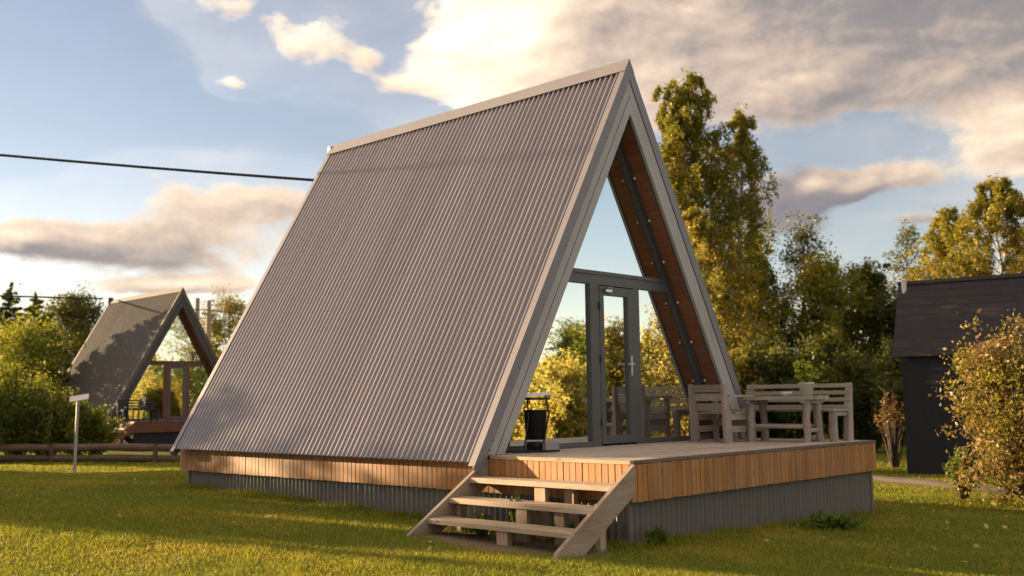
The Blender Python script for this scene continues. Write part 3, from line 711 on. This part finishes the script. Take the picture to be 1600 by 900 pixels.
# ------------------------------------------------------------------ trees
def at(az, d):
    """ground point at a compass bearing (degrees) and distance from where the photographer stands"""
    x = CAM.x+d*math.sin(R(az)); y = CAM.y+d*math.cos(R(az)); return (x, y, float(gz(x, y)))
def px(p): return 46.5+math.degrees(math.atan((p-800)/1620.))
def plant(name, label, cat, loc, h, rad, style, fm, n, seed, leaf=.13, group=None, bark='bark', low=.1, stems=1, vis=1.):
    rg = np.random.default_rng(seed); n = int(n*(1.9 if h > 1.2 else 1)); leaf *= .74 if h > 1.2 else 1
    t = thing(name, label, cat, loc, rg.uniform(0, 6.28), group)
    tb = MB(); C = []
    for st in range(stems):
        sa = rg.uniform(0, 6.28); sr = (0 if stems == 1 else rad*rg.uniform(.15, .45)); hh = h*(1 if st == 0 else rg.uniform(.72, .97))
        nseg = 9; lean = rg.normal(size=2)*.03*h
        T = [np.array([sr*math.cos(sa)*(i/nseg)**.7+lean[0]*(i/nseg)**2+rg.normal()*.006*h, sr*math.sin(sa)*(i/nseg)**.7+lean[1]*(i/nseg)**2+rg.normal()*.006*h, hh*i/nseg*.98-.15*(i == 0)]) for i in range(nseg+1)]
        r0 = .013*h+.02
        tb.tube(T, [r0*(1-i/nseg)**.9+.008 for i in range(nseg+1)], 7)
        def tp(u):
            f = min(u, .999)*nseg; i = int(f); return T[i]*(1-(f-i))+T[i+1]*(f-i)
        nl = max(8, int({'birch': 84, 'round': 60, 'conifer': 96, 'shrub': 44}[style]/(stems**.5)))
        if style == 'shrub':
            for k in range(nl):
                a = rg.uniform(0, 6.28); sp = rg.random()**.6; ln = h*rg.uniform(.75, 1.05)*(1-.35*sp*sp)
                e = np.array([math.cos(a)*rad*sp*rg.uniform(.7, 1.1), math.sin(a)*rad*sp*rg.uniform(.7, 1.1), ln])
                P = [np.array([e[0]*.12, e[1]*.12, -.05]), e*np.array([.45, .45, .5]), e]
                tb.tube(P, [.018, .011, .003], 5, False)
                m = int(n/nl/stems); u = rg.beta(2.2, 1.2, m)[:, None]*(1-low)+low
                Q = (1-u)**2*P[0]+2*u*(1-u)*P[1]+u*u*P[2]
                # leaves sit in side sprays so the shell breaks up
                k2 = rg.integers(0, 7, m); sd_ = rg.normal(size=(7, 3)); sd_ /= np.linalg.norm(sd_, axis=1)[:, None]
                C.append(Q+sd_[k2]*rad*.20*rg.random((m, 1))+rg.normal(size=(m, 3))*rad*.045)
            continue
        for k in range(nl):
            u = low+(1-low)*((k+rg.random())/nl)
            if style == 'conifer': u = low+(1-low)*((k+rg.random())/nl)**.85
            p0 = tp(u); a = k*2.4+rg.normal()*.5; v = (u-low)/(1-low)
            if style == 'birch':
                ln = rad*max(.28, 1.05*(1-v**4))*(.62+.38*min(1, v*3))*rg.uniform(.55, 1.15)
                el = R(rg.uniform(30, 60)); P = [p0, p0+ln*.6*np.array([math.cos(a)*math.cos(el), math.sin(a)*math.cos(el), math.sin(el)])]
                P.append(P[1]+ln*.5*np.array([math.cos(a), math.sin(a), -.1]))
                tb.tube(P, [r0*.30*(1-u)+.012, .011, .004], 5, False)
                ns = max(2, int(9*ln/rad)); mper = max(4, int(n/stems/nl/ns))
                for s in np.linspace(.3, 1, ns):
                    q = (1-s)**2*P[0]+2*s*(1-s)*P[1]+s*s*P[2]
                    hl = rg.uniform(.3, 1.0)*min(1.7, .13*h)*(.35+.65*min(1, (1-v)*2.2))
                    w = rg.random(mper)[:, None]; dr = rg.normal(size=2)*.22
                    C.append(q+np.concatenate([w*dr[0], w*dr[1], -w*hl], 1)+rg.normal(size=(mper, 3))*.075)
                if v > .85:
                    w = rg.random(10)[:, None]; C.append(tp(.93)+w*np.array([rg.normal()*.15, rg.normal()*.15, .1*h])+rg.normal(size=(10, 3))*.06)
            elif style == 'conifer':
                ln = rad*(1-v)**.7*rg.uniform(.7, 1.15)+.16
                e = p0+ln*np.array([math.cos(a), math.sin(a), rg.uniform(-.15, .35)])
                tb.tube([p0, e], [r0*.2*(1-u)+.008, .004], 4, False)
                m = max(5, int(n*ln/rad/nl*1.9)); s = rg.random(m)[:, None]**.7
                side = np.cross(e-p0, (0, 0, 1)); side /= np.linalg.norm(side)+1e-6
                C.append(p0+(e-p0)*s+side*rg.normal(size=(m, 1))*.22*ln*(1.1-s)+np.array([0, 0, 1.])*(rg.normal(size=(m, 1))*.06*ln+.05))
            else:
                ln = rad*(.55+.6*math.sin(math.pi*min(1, v*.75+.22)))*rg.uniform(.7, 1.1)*(1 if v < .75 else (1-v)/.25*.5+.5)
                el = R(rg.uniform(15, 60)); e = p0+ln*np.array([math.cos(a)*math.cos(el), math.sin(a)*math.cos(el), math.sin(el)])
                tb.tube([p0, (p0+e)/2+rg.normal(size=3)*.05*ln, e], [r0*.35*(1-u)+.012, .012, .004], 5, False)
                for c_ in range(5):
                    s = rg.uniform(.35, 1.08); q = p0+(e-p0)*s+rg.normal(size=3)*.16*rad; m = max(4, int(n/stems/nl/5))
                    C.append(q+rg.normal(size=(m, 3))*np.array([.13, .13, .10])*rad*rg.uniform(.6, 1.2))
        if style == 'conifer':
            m = max(6, n//90); s = rg.random(m)[:, None]; C.append(tp(.9)+s*(tp(1.)-tp(.9)+np.array([0, 0, .06*h]))+rg.normal(size=(m, 3))*.05)
    C = np.concatenate(C)
    C = C[C[:, 2] > .03]
    ob('trunk', tb.mesh('trunk', False), M[bark], t)
    ob('crown', leaf_mesh('crown', C, leaf, rg, .25 if style == 'birch' else 0), M[fm], t)
    return t

GB = 'birches behind the large cabin'
plant('birch_tree', 'tallest birch right behind the cabin roof edge, golden low down', 'tree', at(px(1055), 41), 14.3, 2.3, 'birch', 'birch', 26000, 11, .15, GB, 'birchbark', .10)
plant('birch_tree', 'tall drooping birch, right one of the pair behind the cabin', 'tree', at(px(1105), 42.5), 15.1, 2.5, 'birch', 'birch', 30000, 12, .15, GB, 'birchbark', .10)
plant('birch_tree', 'shorter birch leaning out right of the tall birch pair', 'tree', at(px(1152), 43), 13.6, 2.0, 'birch', 'birch', 20000, 13, .15, GB, 'birchbark', .10)
plant('birch_tree', 'low golden birch in front of the tall birch pair', 'tree', at(px(1110), 38), 8.4, 2.4, 'birch', 'golden', 18000, 14, .14, GB, 'birchbark', .06)
GD = 'dark trees behind the deck'
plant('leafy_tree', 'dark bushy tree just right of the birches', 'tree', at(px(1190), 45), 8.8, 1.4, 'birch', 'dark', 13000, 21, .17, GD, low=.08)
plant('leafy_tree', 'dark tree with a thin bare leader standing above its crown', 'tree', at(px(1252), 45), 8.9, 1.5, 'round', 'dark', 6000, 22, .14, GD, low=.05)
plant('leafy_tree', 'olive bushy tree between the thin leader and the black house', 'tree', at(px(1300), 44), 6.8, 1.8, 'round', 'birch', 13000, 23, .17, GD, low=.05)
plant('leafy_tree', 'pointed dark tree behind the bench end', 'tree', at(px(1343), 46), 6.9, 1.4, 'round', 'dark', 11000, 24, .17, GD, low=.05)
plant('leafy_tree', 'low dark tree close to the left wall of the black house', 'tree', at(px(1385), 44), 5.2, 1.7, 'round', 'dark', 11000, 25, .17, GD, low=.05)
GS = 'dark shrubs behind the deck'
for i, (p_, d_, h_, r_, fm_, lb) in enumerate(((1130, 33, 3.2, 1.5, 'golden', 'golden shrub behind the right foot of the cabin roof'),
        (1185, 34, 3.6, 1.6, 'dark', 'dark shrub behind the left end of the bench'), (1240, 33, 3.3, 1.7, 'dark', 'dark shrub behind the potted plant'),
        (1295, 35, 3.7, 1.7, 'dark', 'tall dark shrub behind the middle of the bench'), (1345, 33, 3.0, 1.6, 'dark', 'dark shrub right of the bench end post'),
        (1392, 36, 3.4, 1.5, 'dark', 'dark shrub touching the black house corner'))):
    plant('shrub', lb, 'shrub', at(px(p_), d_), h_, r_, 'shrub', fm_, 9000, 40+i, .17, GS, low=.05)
plant('leafy_tree', 'unseen tree added behind the large cabin to shade the black house', 'tree', (11.4, 11.5, float(gz(11.4, 11.5))), 5.9, 1.8, 'round', 'dark', 8000, 29, .17, None, low=.05)  # added tree, hidden by the cabin, placed to throw shade on the black house
GR = 'trees behind the black house'
plant('leafy_tree', 'sparse grey green tree at the left end of the black roof', 'tree', at(px(1414), 52), 9.4, 1.2, 'round', 'dark', 3200, 31, .14, GR, low=.3)
plant('birch_tree', 'yellow green birch rising above the black roof', 'tree', at(px(1488), 50), 9.9, 2.1, 'birch', 'golden', 17000, 32, .16, GR, 'birchbark', .2)
plant('birch_tree', 'broad golden birch above the black roof, at the picture edge', 'tree', at(px(1570), 48), 10.7, 3.1, 'birch', 'golden', 28000, 33, .16, GR, 'birchbark', .15)
plant('birch_tree', 'birch just beyond the right picture edge behind the black house', 'tree', at(px(1660), 47), 10.6, 2.4, 'birch', 'golden', 12000, 34, .17, GR, 'birchbark', .15)
plant('autumn_shrub', 'tall shrub with reddish and yellow leaves before the black house', 'shrub', at(px(1588), 17.6), 2.45, .92, 'round', 'red', 12500, 51, .084, None, low=.03, stems=3)
plant('autumn_shrub', 'small thin shrub left of the reddish shrub before the black house', 'shrub', at(px(1488), 18.2), .8, .3, 'shrub', 'hedge', 900, 52, .06, None, low=.1)
plant('pink_shrub', 'small pinkish shrub between deck corner and black house', 'shrub', at(px(1385), 26), 1.9, .45, 'shrub', 'pink', 420, 53, .09, None, low=.62)
GL = 'trees behind the distant cabin'
plant('spruce_tree', 'dark spruce at the left picture edge', 'tree', at(px(4), 62), 7.8, 2.0, 'conifer', 'spruce', 12000, 61, .17, GL)
plant('pine_tree', 'bright young pine standing left of the distant cabin', 'tree', at(px(52), 46), 5.8, 2.1, 'conifer', 'pine', 16000, 62, .13, GL, low=.05)
plant('leafy_tree', 'dark rounded tree between the bright pine and the distant cabin', 'tree', at(px(100), 66), 7.6, 2.0, 'round', 'dark', 10000, 63, .17, GL)
plant('leafy_tree', 'dark tree whose top shows over the distant roof slope', 'tree', at(px(135), 68), 7.6, 2.0, 'round', 'spruce', 10000, 64, .17, GL)
plant('leafy_tree', 'green rounded tree low behind the hedge and bright pine', 'tree', at(px(30), 44), 4.2, 1.9, 'round', 'hedge', 6000, 65, .14, GL, low=.05)
plant('leafy_tree', 'golden tree between the two A-frame cabins', 'tree', at(px(358), 72), 8.3, 2.2, 'round', 'golden', 7500, 66, .17, GL, low=.05)
plant('leafy_tree', 'leafy tree seen through the gable glass of the distant cabin', 'tree', at(px(270), 75), 7.5, 2.4, 'round', 'hedge', 5000, 67, .2, GL, low=.05)
GH = 'hedge bushes along the rail fence'
for i, (p_, d_, h_, r_, lb) in enumerate(((-25, 31, 2.5, 1.3, 'hedge bush cut by the left picture edge'), (25, 31, 2.55, 1.3, 'yellow topped hedge bush left of the sign post'),
        (75, 31, 2.0, 1.2, 'hedge bush just left of the white sign'), (118, 31.5, 1.65, 1.1, 'hedge bush directly behind the white sign'),
        (150, 32, 1.25, .8, 'lowest hedge bush beside the distant steps'))):
    plant('hedge_bush', lb, 'bush', at(px(p_), d_), h_, r_, 'shrub', 'hedge', 6500, 70+i, .11, GH, low=.02)

# trees that the windows mirror, on the far side of the lawn in front of the deck
GM = 'trees mirrored in the windows'
for i, (x, y, h, r, st, fm_, lb) in enumerate((
        (17, -12.5, 2.2, 1.1, 'round', 'mirror', 'low'), (15.5, -14.5, 2.4, 1.2, 'round', 'mirror', 'low'), (19.2, -13.2, 2.8, 1.1, 'round', 'mirror', 'low'), (20.4, -18.2, 2.9, 1.3, 'round', 'mirror', 'low'),
        (22.8, -15.0, 3.7, 1.0, 'round', 'hedge', 'green'), (25.2, -15.3, 4.3, 1.3, 'round', 'mirror', 'mid'), (27.0, -19.0, 4.6, 1.5, 'round', 'birch', 'mid'), (24.0, -11.5, 4.9, 1.5, 'round', 'mirror', 'tall'),
        (25.5, -10.0, 5.4, 1.6, 'birch', 'mirror', 'tall'), (28.0, -12.5, 5.6, 1.9, 'round', 'mirror', 'tall'), (34, -13, 9.6, 2.6, 'round', 'birch', 'far'), (33, -7, 10, 2.6, 'round', 'hedge', 'far'), (40, -10, 11, 2.8, 'round', 'birch', 'far'), (28.5, -3, 10.5, 2.8, 'round', 'birch', 'far'), (31.5, .5, 11, 2.6, 'round', 'birch', 'far'))):
    plant('leafy_tree', {'low': 'low golden bushy tree, mirrored in the left window of the large cabin', 'green': 'green tree mirrored beside the left post of the glass door', 'mid': 'middling tree lit golden, mirrored in the glass door', 'tall': 'taller golden tree, mirrored in the right window of the large cabin', 'far': 'tall tree mirrored in the glass of the distant cabin'}[lb], 'tree', (x, y, float(gz(x, y))), h, r, st, fm_, 7000, 100+i, .16, GM, low=.03)
# bushes to the left of the view whose long shadows lie over the lawn
GO = 'bushes left of the view'
for i, (x, y, h, r) in enumerate(((-9.2, 25.2, 4.7, 1.5), (-7.8, 26.6, 4.7, 1.5), (-6.2, 27.0, 4.5, 1.6), (-4.2, 27.0, 4.4, 1.5), (-1.6, 24.5, 2.6, 1.4), (-12.6, 34.6, 5.4, 1.0), (-16.5, 40, 5.5, .9), (7.4, 46, 3.9, 2.0), (-10.5, 24.2, 2.3, .9))):
    plant('leafy_bush', 'leafy bush standing left of the view, shading the lawn', 'bush', (x, y, float(gz(x, y))), h, r, 'shrub', 'hedge', 8500, 140+i, .22, GO, low=.02)

def distant_wood():
    rg = np.random.default_rng(99); C = []
    for k in range(620):
        a = rg.uniform(-180, 180); d = rg.uniform(95, 190)
        x = CAM.x+d*math.sin(R(a)); y = CAM.y+d*math.cos(R(a))
        if abs((a-(-18.4)+180) % 360-180) < 28: d = rg.uniform(170, 240); x = CAM.x+d*math.sin(R(a)); y = CAM.y+d*math.cos(R(a))
        h = rg.uniform(5, 9); r = rg.uniform(2, 3.6); m = 260
        v = rg.random(m); th = rg.uniform(0, 6.28, m); rr = r*np.sqrt(rg.random(m))*np.where(rg.random() < .5, (1-v)**.8, np.sin(np.pi*(v*.85+.12)))
        C.append(np.stack([x+rr*np.cos(th), y+rr*np.sin(th), v*h+.2], 1))
    o = ob('distant_wood', leaf_mesh('distant_wood', np.concatenate(C), .85, rg), M['dark']); o['kind'] = 'stuff'; o['label'] = 'far off dark wood along the horizon'
distant_wood()

def weeds(name, label, loc, h, rad, n, seed, m='weed', leaf=.05, group=None):
    return plant(name, label, 'plant', loc, h, rad, 'shrub', m, n, seed, leaf, group, 'weed', .05)
def gp(x, y): return (x, y, float(gz(x, y)))
weeds('weed_clump', 'green weed clump on the lawn before the right half of the deck skirt', gp(3.0, -.55), .17, .36, 700, 201, leaf=.06)
GW = 'weeds around the steps'
for i, (x, y, h, r, lb) in enumerate(((-.55, 1.45, .22, .16, 'weed under the lowest tread, left end'), (-.45, 1.05, .45, .10, 'upright weed behind the middle tread'), (-.40, .55, .25, .16, 'weed between the step posts, right half'),
        (-.28, .25, .25, .14, 'weed beside the right step stringer'), (.12, -.2, .2, .14, 'weed at the front left corner of the skirt'))):
    weeds('weed', lb, gp(x, y), h, r, 260, 210+i, 'weed', .045, GW)

# ------------------------------------------------------------------ black house on the right
def black_house():
    rz = R(9.5)                      # long wall runs along local -y
    t = thing('black_house', 'black clad house with a steep dark roof at the right', 'house', (14.15, 3.35, 0), rz)
    W, Ln, e, rt = 5.0, 5.2, 2.48, 4.02
    mb = MB(); mb.box(0, W, -Ln, 0, -.5, e); ob('wall', mb, M['black_wall'], t)
    mb = MB(); mb.prism([(-.10, e-.12), (.72, rt), (W/2, rt+.10), (W-.72, rt), (W+.10, e-.12), (W-.05, e+.03), (.05, e+.03)], -Ln-.15, .15); rf = ob('roof', mb, M['black_roof'], t)
    n = 9
    for k in range(n):
        a, b_ = k/n, (k+1)/n
        p0 = (-.10+.82*a, e-.12+(rt-e+.12)*a); p1 = (-.10+.82*b_, e-.12+(rt-e+.12)*b_)
        mb = MB(); mb.prism([(p0[0]-.008, p0[1]), (p1[0]-.003, p1[1]), (p1[0], p1[1]), (p0[0], p0[1])], -Ln-.16, .16); ob('shingle_course', mb, M['black_roof'], rf)
    mb = MB(); mb.prism([(.66, rt-.03), (.70, rt+.05), (W/2, rt+.16), (W/2, rt+.12), (.74, rt+.01)], -Ln-.17, .17); ob('ridge_trim', mb, M['black_roof'], rf)
    mb = MB(); mb.tube([(.66, .02, rt-.22), (.66, .02, rt+.06)], .055, 12); mb.tube([(.66, .02, rt+.065), (.66, .02, rt+.10)], [.07, .03], 12); ob('chimney', mb, M['signw'], t)
black_house()

# ------------------------------------------------------------------ fence, sign, poles, cables, logs
def fence():
    A, B = Vector((-1.5, 28.4, 0)), Vector((6.9, 16.9, 0)); n = 5
    t = thing('rail_fence', 'low brown two rail fence before the hedge and distant cabin', 'fence', (0, 0, 0))
    P = []
    for k in range(n+1):
        p = A.lerp(B, k/n); z = float(gz(p.x, p.y)); P.append(Vector((p.x, p.y, z)))
        mb = MB(); mb.tube([(0, 0, -.25), (.005, 0, .2), (0, .003, .46)], [.065, .06, .058], 10); ob('post', mb, M['rail'], t, P[-1])
    for k in range(n):
        d = (P[k+1]-P[k]); ang = math.atan2(d.y, d.x)
        for zz, r in ((.37, .10), (.10, .09)):
            mb = MB(); L_ = d.length; mb.tube([(L_*s, .07+.012*math.sin(7*s+k), .01*math.sin(9*s+k)) for s in np.linspace(-.01, 1.01, 9)], [r*(1+.08*math.sin(5*s+k)) for s in range(9)], 9)
            o = ob('rail', mb, M['rail'], t, P[k]+Vector((0, 0, zz))); o.rotation_euler = (0, -math.atan2(d.z, math.hypot(d.x, d.y)), ang)
fence()
def signpost():
    t = thing('sign_post', 'grey pipe post carrying a small white plate, on the left lawn', 'sign', (2.0, 16.6, float(gz(2, 16.6))))
    mb = MB(); mb.tube([(0, 0, -.3), (.045, .03, 1.60)], .032, 10); ob('post', mb, M['pipe'], t)
    mb = MB(); mb.box(-.20, .20, -.010, .010, -.075, .075); o = ob('plate', mb, M['signw'], t, (.045, -.025, 1.63)); o.rotation_euler = (R(-38), R(-9), R(-38))
signpost()
def log(name, label, a, b, r, m, seed, group=None):
    rd = random.Random(seed); a = Vector(a); b = Vector(b); d = b-a
    mb = MB(); mb.tube([(d.length*k/10, rd.uniform(-.02, .02), rd.uniform(-.01, .01)) for k in range(11)], [r*(1+rd.uniform(-.07, .07)) for _ in range(11)], 10)
    o = tag(ob(name, mb, m, None, a), label, 'log', group); o.rotation_euler = (0, -math.atan2(d.z, math.hypot(d.x, d.y)), math.atan2(d.y, d.x))
def gl(x, y, up): return (x, y, float(gz(x, y))+up)
log('log_edging', 'long grey edging log on the grass before the black house', gl(12.6, 4.9, .05), gl(11.0, 1.0, .05), .075, M['log'], 1, 'edging logs')
log('log_edging', 'grey edging log under the reddish shrub at the right', gl(10.98, .9, .05), gl(9.6, -3.4, .05), .075, M['log'], 2, 'edging logs')
def pole(loc, h, label, arm=True):
    t = thing('utility_pole', label, 'utility pole', loc, R(20), 'wooden utility poles')
    mb = MB(); mb.tube([(0, 0, -.3), (0, 0, h*.5), (0, 0, h)], [.16, .14, .115], 10); ob('mast', mb, M['pole'], t)
    if arm:
        mb = MB(); mb.box(-.5, .5, -.04, .04, h-.75, h-.67); ob('cross_arm', mb, M['pole'], t)
        for x in (-.42, .42):
            mb = MB(); mb.lathe([(.001, 0), (.03, 0), (.045, .05), (.03, .09), (.001, .1)], 8, (x, 0, h-.67)); ob('insulator', mb, M['ceramic'], t)
P1 = at(px(305), 58); P2 = at(px(323), 55)
pole(P1, 7.1, 'left utility pole of the pair behind the distant cabin', False); pole(P2, 6.7, 'right utility pole of the pair, with a cross arm', True)
pole((5.87, 5.0, .0), 5.1, 'short pole hidden behind the far slope of the large cabin', False)
pole((-13.8, 38.05, .1), 11.4, 'tall utility pole left of the view carrying the cable to the large cabin', True)
def cable(a, b, sag, r, label, n=22):
    a = Vector(a); b = Vector(b); mb = MB()
    mb.tube([tuple(a.lerp(b, k/n)-Vector((0, 0, 4*sag*(k/n)*(1-k/n)))-a) for k in range(n+1)], r, 6)
    tag(ob('power_cable', mb, M['cable'], None, a), label, 'cable', 'overhead cables')
cable((-13.8, 38, 11.2), (5.85, 5.1, 5.0), .45, .026, 'thick black overhead cable running to the rear ridge of the large cabin')
cable((-12, 40.8, 6.3), (11.6, 36.2, 5.98), .22, .036, 'overhead cable meeting the left ridge end of the distant cabin')
cable((11.9, 36.2, 5.95), (P2[0], P2[1], 6.3), .1, .026, 'overhead cable from the distant cabin ridge to the pole pair')
cable((P2[0], P2[1], 6.3), (P2[0]+16, P2[1]-9, 5.4), .35, .028, 'overhead cable leaving the pole pair towards the large cabin')

# ------------------------------------------------------------------ dark furniture on the distant deck
bench((L2[0]+1.25, L2[1]+1.1, DZ), 'black bench on the deck of the distant cabin', ('black_wood',)*3, R(90), 1.3)
for i, (x, lb) in enumerate(((.35, 'black chair at the left roof foot of the distant cabin'),)):
    t = thing('deck_chair', lb, 'chair', (L2[0]+x, L2[1]+.6, DZ))
    mb = MB(); mb.box(-.22, .22, -.22, .22, .38, .43); ob('seat', mb, M['black_wood'], t)
    mb = MB(); mb.prism([(.19, .43), (.23, .43), (.29, .85), (.25, .85)], -.22, .22); ob('backrest', mb, M['black_wood'], t)
    for sx in (-.2, .2):
        for sy in (-.2, .2):
            mb = MB(); mb.box(sx-.02, sx+.02, sy-.02, sy+.02, 0, .378); ob('leg', mb, M['black_wood'], t)
